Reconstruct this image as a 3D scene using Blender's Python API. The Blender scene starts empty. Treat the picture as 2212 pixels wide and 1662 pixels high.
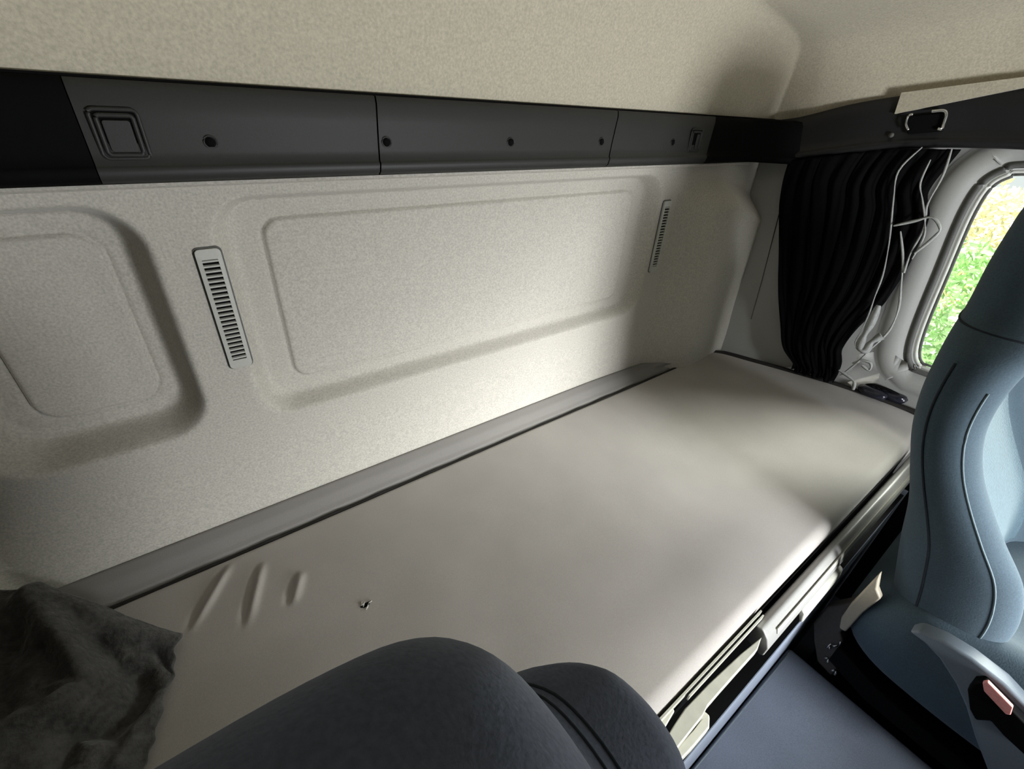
import bpy, bmesh, math, random
from mathutils import Vector, Matrix, noise
random.seed(7)
S = bpy.context.scene
COL = S.collection

# ------------------------------------------------------------------ camera
RIGHT = Vector((0.80086936, -0.59658523, 0.05190694))
DOWN = Vector((-0.27981528, -0.44944281, -0.84835404))
FWD = Vector((0.52944469, 0.6648964, -0.52687864))
F_PX = 974.443
CAM = Vector((0, 0, 1.6))
cd = bpy.data.cameras.new('camera'); cam = bpy.data.objects.new('camera', cd); COL.objects.link(cam)
cd.sensor_width = 36; cd.lens = F_PX / 2212 * 36; cd.clip_start = 0.02
up = -DOWN; bk = -FWD
cam.matrix_world = Matrix(((RIGHT.x, up.x, bk.x, CAM.x), (RIGHT.y, up.y, bk.y, CAM.y), (RIGHT.z, up.z, bk.z, CAM.z), (0, 0, 0, 1)))
S.camera = cam

def at(px, py, axis, val):
    """the point of a world plane (axis = val) that a photo pixel looks at"""
    d = RIGHT * (px - 1106) + DOWN * (py - 831) + FWD * F_PX
    return CAM + d * ((val - CAM[axis]) / d[axis])

# ------------------------------------------------------------------ world, light, exposure
S.view_settings.view_transform = 'Standard'; S.view_settings.look = 'None'
S.view_settings.gamma = 1; S.view_settings.use_curve_mapping = False
S.view_settings.exposure = 0.0
w = bpy.data.worlds.new('sky'); S.world = w; w.use_nodes = True
nt = w.node_tree; nt.nodes.clear()
out = nt.nodes.new('ShaderNodeOutputWorld'); bg = nt.nodes.new('ShaderNodeBackground')
tc = nt.nodes.new('ShaderNodeTexCoord'); sx = nt.nodes.new('ShaderNodeSeparateXYZ'); rp = nt.nodes.new('ShaderNodeValToRGB')
nt.links.new(tc.outputs['Generated'], sx.inputs[0]); nt.links.new(sx.outputs['Z'], rp.inputs['Fac'])
rp.color_ramp.elements[0].position = 0.0; rp.color_ramp.elements[0].color = (0.40, 0.41, 0.42, 1)
rp.color_ramp.elements[1].position = 0.6; rp.color_ramp.elements[1].color = (0.92, 0.97, 1.0, 1)
nt.links.new(rp.outputs[0], bg.inputs['Color']); bg.inputs['Strength'].default_value = 2.4
nt.links.new(bg.outputs[0], out.inputs['Surface'])

def area(name, loc, direction, sx_, sy_, power, col, portal=False):
    l = bpy.data.lights.new(name, 'AREA'); l.shape = 'RECTANGLE'; l.size = sx_; l.size_y = sy_
    l.energy = power; l.color = col
    o = bpy.data.objects.new(name, l); COL.objects.link(o); o.location = loc
    o.rotation_euler = Vector(direction).to_track_quat('-Z', 'Z').to_euler()
    if portal: l.cycles.is_portal = True
    return o
area('daylight_windshield', (0.98, -1.50, 1.12), (0, 1, -0.06), 0.42, 0.32, 34, (0.95, 0.98, 1.0))
def sky_sun(name, d, energy, ang, col):                            # hazy sun and bright sky ahead of the cab
    l = bpy.data.lights.new(name, 'SUN'); l.energy = energy; l.angle = math.radians(ang); l.color = col
    o = bpy.data.objects.new(name, l); COL.objects.link(o); o.rotation_euler = Vector(d).to_track_quat('-Z', 'Y').to_euler()
sky_sun('hazy_sun', (-0.81, 0.385, -0.50), 15.0, 38, (1.0, 0.96, 0.92))
sky_sun('bright_sky_ahead', (-0.12, 0.95, -0.27), 9.5, 30, (0.95, 0.98, 1.0))
area('window_portal', (1.86, -0.27, 1.27), (-1, 0, 0), 1.2, 0.7, 1, (1, 1, 1), True)

# ------------------------------------------------------------------ helpers
def tag(o, label=None, cat=None, group=None, kind=None):
    if label: o['label'] = label
    if cat: o['category'] = cat
    if group: o['group'] = group
    if kind: o['kind'] = kind
    return o

def empty(name, loc=(0, 0, 0)):
    o = bpy.data.objects.new(name, None); COL.objects.link(o); o.location = loc; o.empty_display_size = 0.05
    return o

def link(name, me, mat, parent=None, smooth=True):
    o = bpy.data.objects.new(name, me); COL.objects.link(o)
    if mat: me.materials.append(mat)
    if smooth:
        for p in me.polygons: p.use_smooth = True
    if parent:
        o.parent = parent
        bpy.context.view_layer.update()
        o.matrix_parent_inverse = parent.matrix_world.inverted()
    return o

def from_bm(name, bm, mat, parent=None, smooth=True):
    bmesh.ops.recalc_face_normals(bm, faces=bm.faces)
    me = bpy.data.meshes.new(name); bm.to_mesh(me); bm.free()
    return link(name, me, mat, parent, smooth)

def bevel(o, width, seg=2, angle=35):
    m = o.modifiers.new('bevel', 'BEVEL'); m.width = width; m.segments = seg; m.limit_method = 'ANGLE'; m.angle_limit = math.radians(angle)
    n = o.modifiers.new('wn', 'WEIGHTED_NORMAL'); n.keep_sharp = False
    return o

def solid(o, t, off=-1):
    m = o.modifiers.new('solid', 'SOLIDIFY'); m.thickness = t; m.offset = off
    return o

def grid(name, nu, nv, fn, mat, parent=None, smooth=True, close_u=False):
    """surface from fn(u, v), u and v in 0..1"""
    vs = []; fs = []
    for j in range(nv + 1):
        for i in range(nu + (0 if close_u else 1)):
            vs.append(tuple(fn(i / nu, j / nv)))
    W = nu + (0 if close_u else 1)
    for j in range(nv):
        for i in range(nu):
            i2 = (i + 1) % W
            fs.append((j * W + i, j * W + i2, (j + 1) * W + i2, (j + 1) * W + i))
    me = bpy.data.meshes.new(name); me.from_pydata(vs, [], fs); me.update()
    return link(name, me, mat, parent, smooth)

def bm_box(bm, x0, x1, y0, y1, z0, z1):
    v = [bm.verts.new((x, y, z)) for z in (z0, z1) for y in (y0, y1) for x in (x0, x1)]
    for f in ((0, 1, 3, 2), (4, 6, 7, 5), (0, 4, 5, 1), (2, 3, 7, 6), (0, 2, 6, 4), (1, 5, 7, 3)):
        bm.faces.new([v[i] for i in f])

def bm_prism(bm, pts, vec):
    """polygon (3-D points) extruded along vec"""
    a = [bm.verts.new(p) for p in pts]; b = [bm.verts.new(Vector(p) + Vector(vec)) for p in pts]
    bm.faces.new(a); bm.faces.new(b[::-1]); n = len(a)
    for i in range(n): bm.faces.new((a[i], b[i], b[(i + 1) % n], a[(i + 1) % n]))

def catmull(pts, n, closed=False):
    P = [Vector(p) for p in pts]; out = []; L = len(P)
    for i in range(L if closed else L - 1):
        if closed: a, b, c, d = P[(i - 1) % L], P[i], P[(i + 1) % L], P[(i + 2) % L]
        else: a, b, c, d = P[max(i - 1, 0)], P[i], P[i + 1], P[min(i + 2, L - 1)]
        for k in range(n):
            t = k / n
            out.append(0.5 * ((2 * b) + (c - a) * t + (2 * a - 5 * b + 4 * c - d) * t * t + (3 * b - a - 3 * c + d) * t ** 3))
    if not closed: out.append(P[-1])
    return out

def bm_tube(bm, path, r, n=8, closed=False):
    path = [Vector(p) for p in path]; rings = []; L = len(path)
    for i, p in enumerate(path):
        if closed: t = path[(i + 1) % L] - path[i - 1]
        else: t = path[min(i + 1, L - 1)] - path[max(i - 1, 0)]
        t.normalize(); a = t.orthogonal() if abs(t.z) > 0.95 else t.cross(Vector((0, 0, 1)))
        a.normalize(); b = t.cross(a)
        rr = r(i / max(L - 1, 1)) if callable(r) else r
        rings.append([bm.verts.new(p + (a * math.cos(2 * math.pi * k / n) + b * math.sin(2 * math.pi * k / n)) * rr) for k in range(n)])
    for i in range(L if closed else L - 1):
        A, B = rings[i], rings[(i + 1) % L]
        for k in range(n): bm.faces.new((A[k], A[(k + 1) % n], B[(k + 1) % n], B[k]))
    if not closed: bm.faces.new(rings[0][::-1]); bm.faces.new(rings[-1])

def bm_disc(bm, c, normal, r, depth, n=20, r2=None):
    """short cylinder along normal"""
    bm_tube(bm, [Vector(c), Vector(c) + Vector(normal).normalized() * depth], r, n)

def lerp_keys(keys, t):
    if t <= keys[0][0]: return keys[0][1]
    for (a, va), (b, vb) in zip(keys, keys[1:]):
        if t <= b:
            k = (t - a) / (b - a)
            return va + (vb - va) * k
    return keys[-1][1]

def smooth_keys(keys, t):
    """monotone-ish cubic through keys"""
    n = len(keys)
    if t <= keys[0][0]: return keys[0][1]
    if t >= keys[-1][0]: return keys[-1][1]
    for i in range(n - 1):
        if t <= keys[i + 1][0]:
            x0, y0 = keys[i]; x1, y1 = keys[i + 1]; h = x1 - x0
            m0 = (keys[i + 1][1] - keys[max(i - 1, 0)][1]) / (keys[i + 1][0] - keys[max(i - 1, 0)][0])
            m1 = (keys[min(i + 2, n - 1)][1] - y0) / (keys[min(i + 2, n - 1)][0] - x0)
            k = (t - x0) / h
            return (2 * k ** 3 - 3 * k * k + 1) * y0 + (k ** 3 - 2 * k * k + k) * h * m0 + (-2 * k ** 3 + 3 * k * k) * y1 + (k ** 3 - k * k) * h * m1
def sst(a, b, x):
    t = min(max((x - a) / (b - a), 0), 1); return t * t * (3 - 2 * t)

# ------------------------------------------------------------------ materials
def mat(name, col, rough=0.6, metal=0.0, spec=0.5, n1=None, n2=None, bump=None, sheen=0.0, scale_xyz=None, coat=0.0):
    """n1 = (scale, amount) fine speckle, n2 = (scale, amount) broad mottling, bump = (scale, strength, distance)"""
    m = bpy.data.materials.new(name); m.use_nodes = True; t = m.node_tree; b = t.nodes['Principled BSDF']
    b.inputs['Base Color'].default_value = (*col, 1); b.inputs['Roughness'].default_value = rough
    b.inputs['Metallic'].default_value = metal; b.inputs['Specular IOR Level'].default_value = spec
    b.inputs['Sheen Weight'].default_value = sheen; b.inputs['Sheen Roughness'].default_value = 0.5
    b.inputs['Coat Weight'].default_value = coat
    tcn = t.nodes.new('ShaderNodeTexCoord'); src = tcn.outputs['Object']
    if scale_xyz:
        mp = t.nodes.new('ShaderNodeMapping'); mp.inputs['Scale'].default_value = scale_xyz
        t.links.new(src, mp.inputs['Vector']); src = mp.outputs[0]
    cur = None
    for q, det in ((n1, 3), (n2, 2)):
        if not q: continue
        nz = t.nodes.new('ShaderNodeTexNoise'); nz.inputs['Scale'].default_value = q[0]; nz.inputs['Detail'].default_value = det
        t.links.new(src, nz.inputs['Vector'])
        mr = t.nodes.new('ShaderNodeMapRange'); mr.inputs['From Min'].default_value = 0.3; mr.inputs['From Max'].default_value = 0.7
        mr.inputs['To Min'].default_value = 1 - q[1]; mr.inputs['To Max'].default_value = 1 + q[1]
        t.links.new(nz.outputs['Fac'], mr.inputs['Value'])
        mx = t.nodes.new('ShaderNodeVectorMath'); mx.operation = 'SCALE'
        if cur: t.links.new(cur, mx.inputs[0])
        else: mx.inputs[0].default_value = col
        t.links.new(mr.outputs[0], mx.inputs['Scale']); cur = mx.outputs[0]
    if cur: t.links.new(cur, b.inputs['Base Color'])
    if bump:
        nz = t.nodes.new('ShaderNodeTexNoise'); nz.inputs['Scale'].default_value = bump[0]; nz.inputs['Detail'].default_value = 3
        t.links.new(src, nz.inputs['Vector'])
        bp = t.nodes.new('ShaderNodeBump'); bp.inputs['Strength'].default_value = bump[1]; bp.inputs['Distance'].default_value = bump[2]
        t.links.new(nz.outputs['Fac'], bp.inputs['Height']); t.links.new(bp.outputs[0], b.inputs['Normal'])
    return m

M_LINER = mat('trim_felt', (0.47, 0.445, 0.395), 0.9, spec=0.2, n1=(290, 0.16), n2=(90, 0.03), bump=(360, 0.35, 0.0015), sheen=0.15)
M_ROOF = mat('roof_felt', (0.52, 0.475, 0.375), 0.92, spec=0.15, n1=(240, 0.14), n2=(80, 0.02), bump=(300, 0.3, 0.0015), sheen=0.15)
M_SIDE = mat('side_trim_plastic', (0.36, 0.36, 0.345), 0.55, spec=0.4, n1=(400, 0.04), bump=(600, 0.15, 0.0006))
M_BAND = mat('dark_band_plastic', (0.026, 0.026, 0.0245), 0.5, spec=0.3, n1=(300, 0.06), bump=(700, 0.15, 0.0005))
M_BLACK = mat('black_plastic', (0.003, 0.003, 0.0033), 0.65, spec=0.06, n1=(100, 0.1))
M_HOLE = mat('black_void', (0.003, 0.003, 0.003), 0.9, spec=0.1, n1=(100, 0.1))
M_VENT = mat('vent_plastic', (0.46, 0.46, 0.42), 0.5, spec=0.4, n1=(200, 0.03))
M_MAT = mat('mattress_cover', (0.36, 0.333, 0.31), 0.8, spec=0.25, n1=(500, 0.05), n2=(9, 0.045), bump=(700, 0.15, 0.001), sheen=0.25)
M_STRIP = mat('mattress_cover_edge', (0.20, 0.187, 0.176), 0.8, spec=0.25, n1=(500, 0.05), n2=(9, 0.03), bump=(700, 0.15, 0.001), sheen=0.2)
M_PIPE = mat('black_piping', (0.02, 0.018, 0.017), 0.7, spec=0.3, n1=(200, 0.1))
M_CURT = mat('curtain_cloth', (0.0028, 0.0028, 0.0032), 0.85, spec=0.06, n1=(300, 0.2), bump=(300, 0.3, 0.001))
M_HEM = mat('curtain_lining', (0.36, 0.37, 0.36), 0.6, spec=0.4, n1=(150, 0.15))
M_CURT2 = mat('worn_dark_cloth', (0.060, 0.058, 0.057), 0.9, spec=0.2, n1=(120, 0.25), n2=(30, 0.2), bump=(120, 0.7, 0.004), sheen=0.15)
M_SEAT = mat('seat_velour', (0.058, 0.088, 0.113), 0.85, spec=0.2, n1=(350, 0.13), n2=(14, 0.06), bump=(400, 0.3, 0.001), sheen=0.10)
M_SEAT2 = mat('seat_velour_dark', (0.070, 0.080, 0.110), 0.9, spec=0.1, n1=(350, 0.14), n2=(12, 0.08), bump=(400, 0.3, 0.001), sheen=0.08)
M_SEATIN = mat('seat_insert_weave', (0.05, 0.095, 0.125), 0.8, spec=0.2, n1=(220, 0.25), bump=(250, 0.6, 0.002), sheen=0.3)
M_PIPING = mat('seat_piping', (0.15, 0.20, 0.225), 0.7, spec=0.3, n1=(200, 0.1))
M_SEAM = mat('seat_seam', (0.02, 0.026, 0.034), 0.8, spec=0.2, n1=(200, 0.1))
M_SHELL = mat('seat_shell_plastic', (0.15, 0.18, 0.21), 0.5, spec=0.4, n1=(300, 0.05))
M_RED = mat('red_button', (0.75, 0.30, 0.27), 0.5, spec=0.4, n1=(200, 0.1))
M_RAILP = mat('rail_plastic', (0.30, 0.295, 0.28), 0.42, spec=0.5, n1=(300, 0.04))
M_RAILM = mat('rail_painted_metal', (0.58, 0.57, 0.50), 0.38, spec=0.6, metal=0.15, n1=(60, 0.06))
M_CARPET = mat('tunnel_cover', (0.21, 0.24, 0.30), 0.75, spec=0.3, n1=(400, 0.12), n2=(7, 0.09), bump=(500, 0.3, 0.001))
M_FLOOR = mat('cab_floor_mat', (0.05, 0.055, 0.075), 0.8, spec=0.3, n1=(200, 0.15), bump=(300, 0.3, 0.001))
M_TAUPE = mat('taupe_bracket', (0.11, 0.097, 0.088), 0.6, spec=0.3, n1=(200, 0.08))
M_BEIGE = mat('beige_plastic', (0.42, 0.37, 0.29), 0.5, spec=0.4, n1=(200, 0.05))
M_CHROME = mat('bright_metal', (0.7, 0.7, 0.68), 0.25, metal=0.9, n1=(80, 0.08))
M_RUBBER = mat('window_rubber', (0.10, 0.10, 0.095), 0.6, spec=0.4, n1=(200, 0.08))
M_WHITE = mat('white_bead', (0.70, 0.70, 0.66), 0.45, spec=0.5, n1=(200, 0.04))
M_LABEL = mat('pale_lint', (0.6, 0.58, 0.54), 0.8, n1=(200, 0.1))

def glass_mat():
    m = bpy.data.materials.new('window_glass'); m.use_nodes = True; t = m.node_tree; t.nodes.clear()
    o = t.nodes.new('ShaderNodeOutputMaterial'); mx = t.nodes.new('ShaderNodeMixShader'); tr = t.nodes.new('ShaderNodeBsdfTransparent')
    gl = t.nodes.new('ShaderNodeBsdfGlossy'); fr = t.nodes.new('ShaderNodeFresnel'); fr.inputs['IOR'].default_value = 1.45
    gl.inputs['Roughness'].default_value = 0.02; tr.inputs['Color'].default_value = (0.93, 0.97, 0.94, 1)
    t.links.new(fr.outputs[0], mx.inputs[0]); t.links.new(tr.outputs[0], mx.inputs[1]); t.links.new(gl.outputs[0], mx.inputs[2])
    t.links.new(mx.outputs[0], o.inputs[0]); return m
M_GLASS = glass_mat()

def leaf_mat(name, col):
    m = mat(name, col, 0.6, spec=0.3, n1=(6, 0.35), n2=(30, 0.3))
    m.node_tree.nodes['Principled BSDF'].inputs['Subsurface Weight'].default_value = 0.0
    return m

# ------------------------------------------------------------------ the shell of the cab
MID = 0.59                                                        # middle of the cab in x
def wall_x(y):                                                    # inner face of the right side wall
    return lerp_keys([(-2, 1.76), (0.10, 1.755), (0.22, 1.748), (0.36, 1.715), (0.55, 1.655), (0.70, 1.605), (0.80, 1.585)], y)
def wall_xl(y): return 2 * MID - wall_x(y)

def rrect(x, z, x0, x1, z0, z1, r):
    cx, cz = (x0 + x1) / 2, (z0 + z1) / 2
    qx = abs(x - cx) - (x1 - x0) / 2 + r; qz = abs(z - cz) - (z1 - z0) / 2 + r
    return math.hypot(max(qx, 0), max(qz, 0)) + min(max(qx, qz), 0) - r

def raised(x, z, base, top, h, rb, rt, p=1.5):
    dt = rrect(x, z, *top, rt)
    if dt <= 0: return h
    db = -rrect(x, z, *base, rb)
    if db <= 0: return 0
    t = db / (db + dt)
    return h * (0.25 * t ** p + 0.75 * sst(0.12, 0.88, t))

def rear_y(x, z):
    y = 0.80
    # main embossed field with its shallow inner panel
    b = -raised(x, z, (0.050, 1.120, 1.072, 1.468), (0.092, 1.074, 1.104, 1.452), 0.038, 0.065, 0.04)
    d = rrect(x, z, 0.132, 1.035, 1.128, 1.424, 0.03)
    b += 0.006 * sst(0.002, -0.002, d) - 0.005 * math.exp(-((d - 0.002) / 0.0035) ** 2)
    # left embossed box, deeper
    b2 = -raised(x, z, (-0.300, -0.012, 1.088, 1.468), (-0.256, -0.050, 1.120, 1.444), 0.068, 0.07, 0.045, 1.4)
    d2 = rrect(x, z, -0.228, -0.074, 1.146, 1.418, 0.035)
    b2 += 0.006 * sst(0.002, -0.002, d2) - 0.004 * math.exp(-((d2 - 0.002) / 0.0035) ** 2)
    # right corner bulge that comes forward to the mattress
    fx = smooth_keys([(1.185, 0), (1.23, 0.018), (1.29, 0.05), (1.345, 0.073), (1.42, 0.075), (1.50, 0.067), (1.66, 0.055)], x)
    ztop = 1.445 - 0.30 * max(0, x - 1.40)
    fz = sst(ztop + 0.008, ztop - 0.075, z)
    b3 = fx * fz
    y -= min(b, b2) + b3
    # left corner comes forward too, close to the mattress only
    y -= 0.10 * sst(-0.33, -0.44, x) * sst(1.2, 0.95, z)
    # the foot of the wall swells a little
    y -= 0.006 * sst(1.05, 0.90, z)
    return y

def rear_fn(u, v):
    x = -0.46 + u * 2.12; z = 0.80 + v * 0.705
    return (x, rear_y(x, z), z)
wr_ = grid('wall_rear', 700, 236, rear_fn, M_LINER); tag(wr_, kind='structure')

# roof: one moulded shell (rear face, side faces, ceiling)
ZR = [(0, 1.595), (0.008, 1.63), (0.018, 1.68), (0.03, 1.735), (0.05, 1.79), (0.09, 1.86), (0.16, 1.93), (0.3, 1.985), (0.6, 2.02), (2.4, 2.03)]
ZS = [(0, 0.0), (0.010, 0.04), (0.024, 0.09), (0.042, 0.135), (0.066, 0.165), (0.10, 0.182), (0.17, 0.198), (0.45, 0.235), (0.8, 0.31), (1.3, 0.40)]
def roof_z(x, y):
    zr = smooth_keys(ZR, 0.80 - y)
    ds = min(wall_x(y) - x, x - wall_xl(y))
    zs = 1.598 + smooth_keys(ZS, max(ds, 0)) * (1 + 0.85 * min(max(0.76 - y, 0), 0.6))
    zf = 1.62 + 1.2 * math.sqrt(max(y + 1.5, 0))
    k = 0.022
    h = max(k - abs(zr - zs), 0) / k
    return min(min(zr, zs) - h * h * k * 0.25, zf)
def roof_fn(u, v):
    a = abs(2 * u - 1); s = (1 - (1 - a) ** 1.0)
    # dense toward both sides
    t = 0.5 * (1 - math.cos(math.pi * u)); t = 0.5 * t + 0.5 * u
    y = 0.80 - 2.3 * (v ** 2.6)
    xl, xr = wall_xl(y) , wall_x(y)
    x = xl + (xr - xl) * t
    return (x, y, roof_z(x, y))
roof = grid('ceiling', 260, 200, roof_fn, M_ROOF); tag(roof, kind='structure')

# side walls ------------------------------------------------------
# right window opening, outlined on the wall plane (y, z)
def win_pt(px, py): 
    p = at(px, py, 0, 1.76); return (p.y, p.z)
arc = [win_pt(*q) for q in ((2212, 364), (2180, 372), (2150, 386), (2126, 408), (2105, 440), (2080, 490), (2040, 585), (2003, 672), (1984, 722), (1975, 756), (1976, 778), (1986, 792), (2004, 800))]
fr = [(-0.10, 0.972), (-0.50, 0.955), (-0.78, 0.96), (-0.83, 1.00), (-0.80, 1.10), (-0.62, 1.50), (-0.56, 1.535), (-0.30, 1.545), (0.05, 1.545)]
AP = arc + fr
apv = [v for v in catmull([(0, a, b) for a, b in AP], 5, closed=True)]
AP = [(v.y, v.z) for v in apv]
def offset(poly, d):
    n = len(poly); res = []
    for i in range(n):
        a, b = Vector(poly[i - 2]), Vector(poly[(i + 2) % n]); t = (b - a).normalized(); nrm = Vector((t.y, -t.x))
        res.append((poly[i][0] + nrm.x * d, poly[i][1] + nrm.y * d))
    return res
cy = sum(p[0] for p in AP) / len(AP); cz = sum(p[1] for p in AP) / len(AP)
t_ = offset(AP, 0.02)
SG = 1 if abs(t_[0][1] - cz) > abs(AP[0][1] - cz) else -1
Y0, Y1, Z0, Z1 = -1.5, 0.80, 0.60, 1.64
def to_border(p):
    dy, dz = p[0] - cy, p[1] - cz
    k = min(((Y1 if dy > 0 else Y0) - cy) / dy if dy else 9e9, ((Z1 if dz > 0 else Z0) - cz) / dz if dz else 9e9)
    return (cy + dy * k, cz + dz * k)
RINGS = []   # (outline, inward offset)
for d, dx in ((0.0, -0.035), (0.0, 0.0), (0.016, 0.004), (0.022, 0.008), (0.030, 0.014), (0.045, 0.018), (0.062, 0.017), (0.078, 0.009), (0.09, 0.0)):
    RINGS.append((offset(AP, SG * d), dx))
last = RINGS[-1][0]
bord = [to_border(p) for p in last]
for k in (0.2, 0.4, 0.6, 0.8, 1.0):
    RINGS.append(([(a[0] + (b[0] - a[0]) * k, a[1] + (b[1] - a[1]) * k) for a, b in zip(last, bord)], 0.0))
def side_wall(name, xf, sgn, material):
    vs = []; fs = []; n = len(AP)
    for ring, dx in RINGS:
        for (y, z) in ring: vs.append((xf(y) - sgn * dx, y, z))
    for r in range(len(RINGS) - 1):
        for i in range(n): fs.append((r * n + i, r * n + (i + 1) % n, (r + 1) * n + (i + 1) % n, (r + 1) * n + i))
    me = bpy.data.meshes.new(name); me.from_pydata(vs, [], fs); me.update()
    return tag(link(name, me, material), kind='structure')
side_wall('wall_right', wall_x, 1, M_SIDE)

win = empty('window_1', (1.76, -0.2, 1.25)); tag(win, kind='structure')
bm = bmesh.new(); bm_tube(bm, [(wall_x(y) - 0.006, y, z) for y, z in offset(AP, SG * 0.008)], 0.008, 8, True); from_bm('window_rubber_seal', bm, M_RUBBER, win)
bm = bmesh.new(); bm_tube(bm, [(wall_x(y) + 0.006, y, z) for y, z in offset(AP, -SG * 0.006)], 0.0045, 8, True); from_bm('window_bead', bm, M_WHITE, win)
bm = bmesh.new(); bm_tube(bm, [(wall_x(y) + 0.014, y, z) for y, z in offset(AP, -SG * 0.013)], 0.004, 8, True); from_bm('window_channel', bm, M_RUBBER, win)
bm = bmesh.new(); bm_prism(bm, [(1.778, y, z) for y, z in offset(AP, -SG * 0.004)], (0.004, 0, 0)); from_bm('window_pane', bm, M_GLASS, win, smooth=False)

# left side wall: closed along its length, blackened to cut bounced light
bm = bmesh.new()
def strip_wall(bm, xf, y0, y1, z0, z1, n=14):
    prev = None
    for i in range(n + 1):
        y = y0 + (y1 - y0) * i / n; a = bm.verts.new((xf(y), y, z0)); b = bm.verts.new((xf(y), y, z1))
        if prev: bm.faces.new((prev[0], a, b, prev[1]))
        prev = (a, b)
strip_wall(bm, wall_xl, -1.5, 0.80, 0.0, 1.64)
tag(from_bm('wall_left', bm, M_BLACK), kind='structure')
# front: bulkhead under the windshield and the header over it
bm = bmesh.new(); bm_box(bm, -0.60, 1.78, -1.52, -1.45, 0.0, 0.93); bm_box(bm, -0.60, 1.78, -1.40, -1.0, 0.55, 0.90)
bm_box(bm, -0.60, 1.78, -1.50, -1.44, 1.66, 1.80); bm_box(bm, -0.60, 0.72, -1.50, -1.46, 0.9, 1.70); bm_box(bm, -0.56, 1.74, -1.44, -0.62, 1.66, 1.95); bm_box(bm, 1.52, 1.78, -1.50, -1.42, 0.9, 1.70)  # left panel, overhead box and right pillar: unseen, added to block light
tag(from_bm('wall_front_and_blockers', bm, M_BLACK, smooth=False), kind='structure')
bm = bmesh.new(); bm_box(bm, -0.62, 1.80, -1.55, 0.9, -0.03, 0.0); tag(from_bm('floor', bm, M_FLOOR, smooth=False), kind='structure')
bm = bmesh.new(); strip_wall(bm, wall_x, -1.5, 0.80, 0.0, 0.61); tag(from_bm('trim_12', bm, M_BLACK), kind='structure')

# joint line of the rear panel and the side trim
bm = bmesh.new()
sp = [at(1706, 346, 0, 1.60), at(1690, 430, 0, 1.602), at(1668, 520, 0, 1.607), at(1645, 610, 0, 1.612), at(1622, 690, 0, 1.613)]
sp = [Vector((wall_x(p.y) - 0.001, p.y, p.z)) for p in sp]
bm_tube(bm, catmull(sp, 5), lambda t: 0.0016 * (1 - 0.75 * t), 6); tag(from_bm('trim_11', bm, M_HOLE), kind='structure')

# ------------------------------------------------------------------ dark band above the rear wall
BAND = [(0.802, 1.4905), (0.777, 1.491), (0.771, 1.496), (0.7695, 1.508), (0.7735, 1.512), (0.7765, 1.54), (0.780, 1.590), (0.784, 1.600), (0.805, 1.603)]
def band_piece(name, xa, xb, material, slant_a=0.0, slant_b=0.0, curve=None):
    n = max(2, int((xb - xa) / 0.02))
    def fn(u, v):
        k = v * (len(BAND) - 1); i = min(int(k), len(BAND) - 2); f = k - i
        y = BAND[i][0] + (BAND[i + 1][0] - BAND[i][0]) * f; z = BAND[i][1] + (BAND[i + 1][1] - BAND[i][1]) * f
        q = (z - 1.49) / 0.11
        a = xa + slant_a * q; b = xb + slant_b * q; x = a + (b - a) * u
        if curve: y -= curve(x)
        return (x, y, z)
    return grid(name, n, (len(BAND) - 1) * 2, fn, material)
bend_r = lambda x: 0.10 * sst(1.40, 1.62, x) ** 1.5 + 0.0
bend_l = lambda x: bend_r(2 * MID - x)
b1 = band_piece('trim_1', -0.040, 0.3125, M_BAND, 0, 0.008, bend_l); tag(b1, kind='structure')
b2 = band_piece('trim_2', 0.3150, 0.8480, M_BAND, 0.008, 0.024); tag(b2, kind='structure')
b3 = band_piece('trim_3', 0.8510, 1.232, M_BAND, 0.024, 0.02, bend_r); tag(b3, kind='structure')
b4 = band_piece('trim_4', 1.2335, 1.62, M_BLACK, 0.02, 0.0, bend_r); tag(b4, kind='structure')  # both end pieces coloured black for the soft shading at the band's ends
b5 = band_piece('trim_5', -0.44, -0.0412, M_BLACK, 0, 0, bend_l); tag(b5, kind='structure')
# shadow gap behind the joints
bm = bmesh.new(); bm_box(bm, -0.43, 1.58, 0.790, 0.80, 1.489, 1.604); tag(from_bm('trim_6', bm, M_HOLE, smooth=False), kind='structure')
# pale lip right under the band
bm = bmesh.new(); bm_prism(bm, [(-0.43, 0.80, 1.4895), (-0.43, 0.782, 1.4895), (-0.43, 0.781, 1.486), (-0.43, 0.790, 1.482), (-0.43, 0.80, 1.481)], (1.93, 0, 0)); tag(from_bm('trim_7', bm, M_LINER, smooth=False), kind='structure')

# screws in the band
def screw(x, z, parent, r=0.0062):
    y = 0.7763
    bm = bmesh.new()
    bm_tube(bm, [Vector((x + r * 1.25 * math.cos(a), y, z + r * 1.25 * math.sin(a))) for a in [2 * math.pi * k / 20 for k in range(20)]], 0.0012, 6, True)
    s = from_bm('screw_hole', bm, M_BAND, parent)
    bm = bmesh.new(); bm_disc(bm, (x, y + 0.002, z), (0, -1, 0), r, 0.0027, 18); from_bm('screw_head', bm, M_HOLE, s)
for x, z, p in ((0.086, 1.537, b1), (0.331, 1.538, b2), (0.579, 1.539, b2), (0.826, 1.541, b2), (1.081, 1.541, b3)):
    screw(x, z, p)

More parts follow.
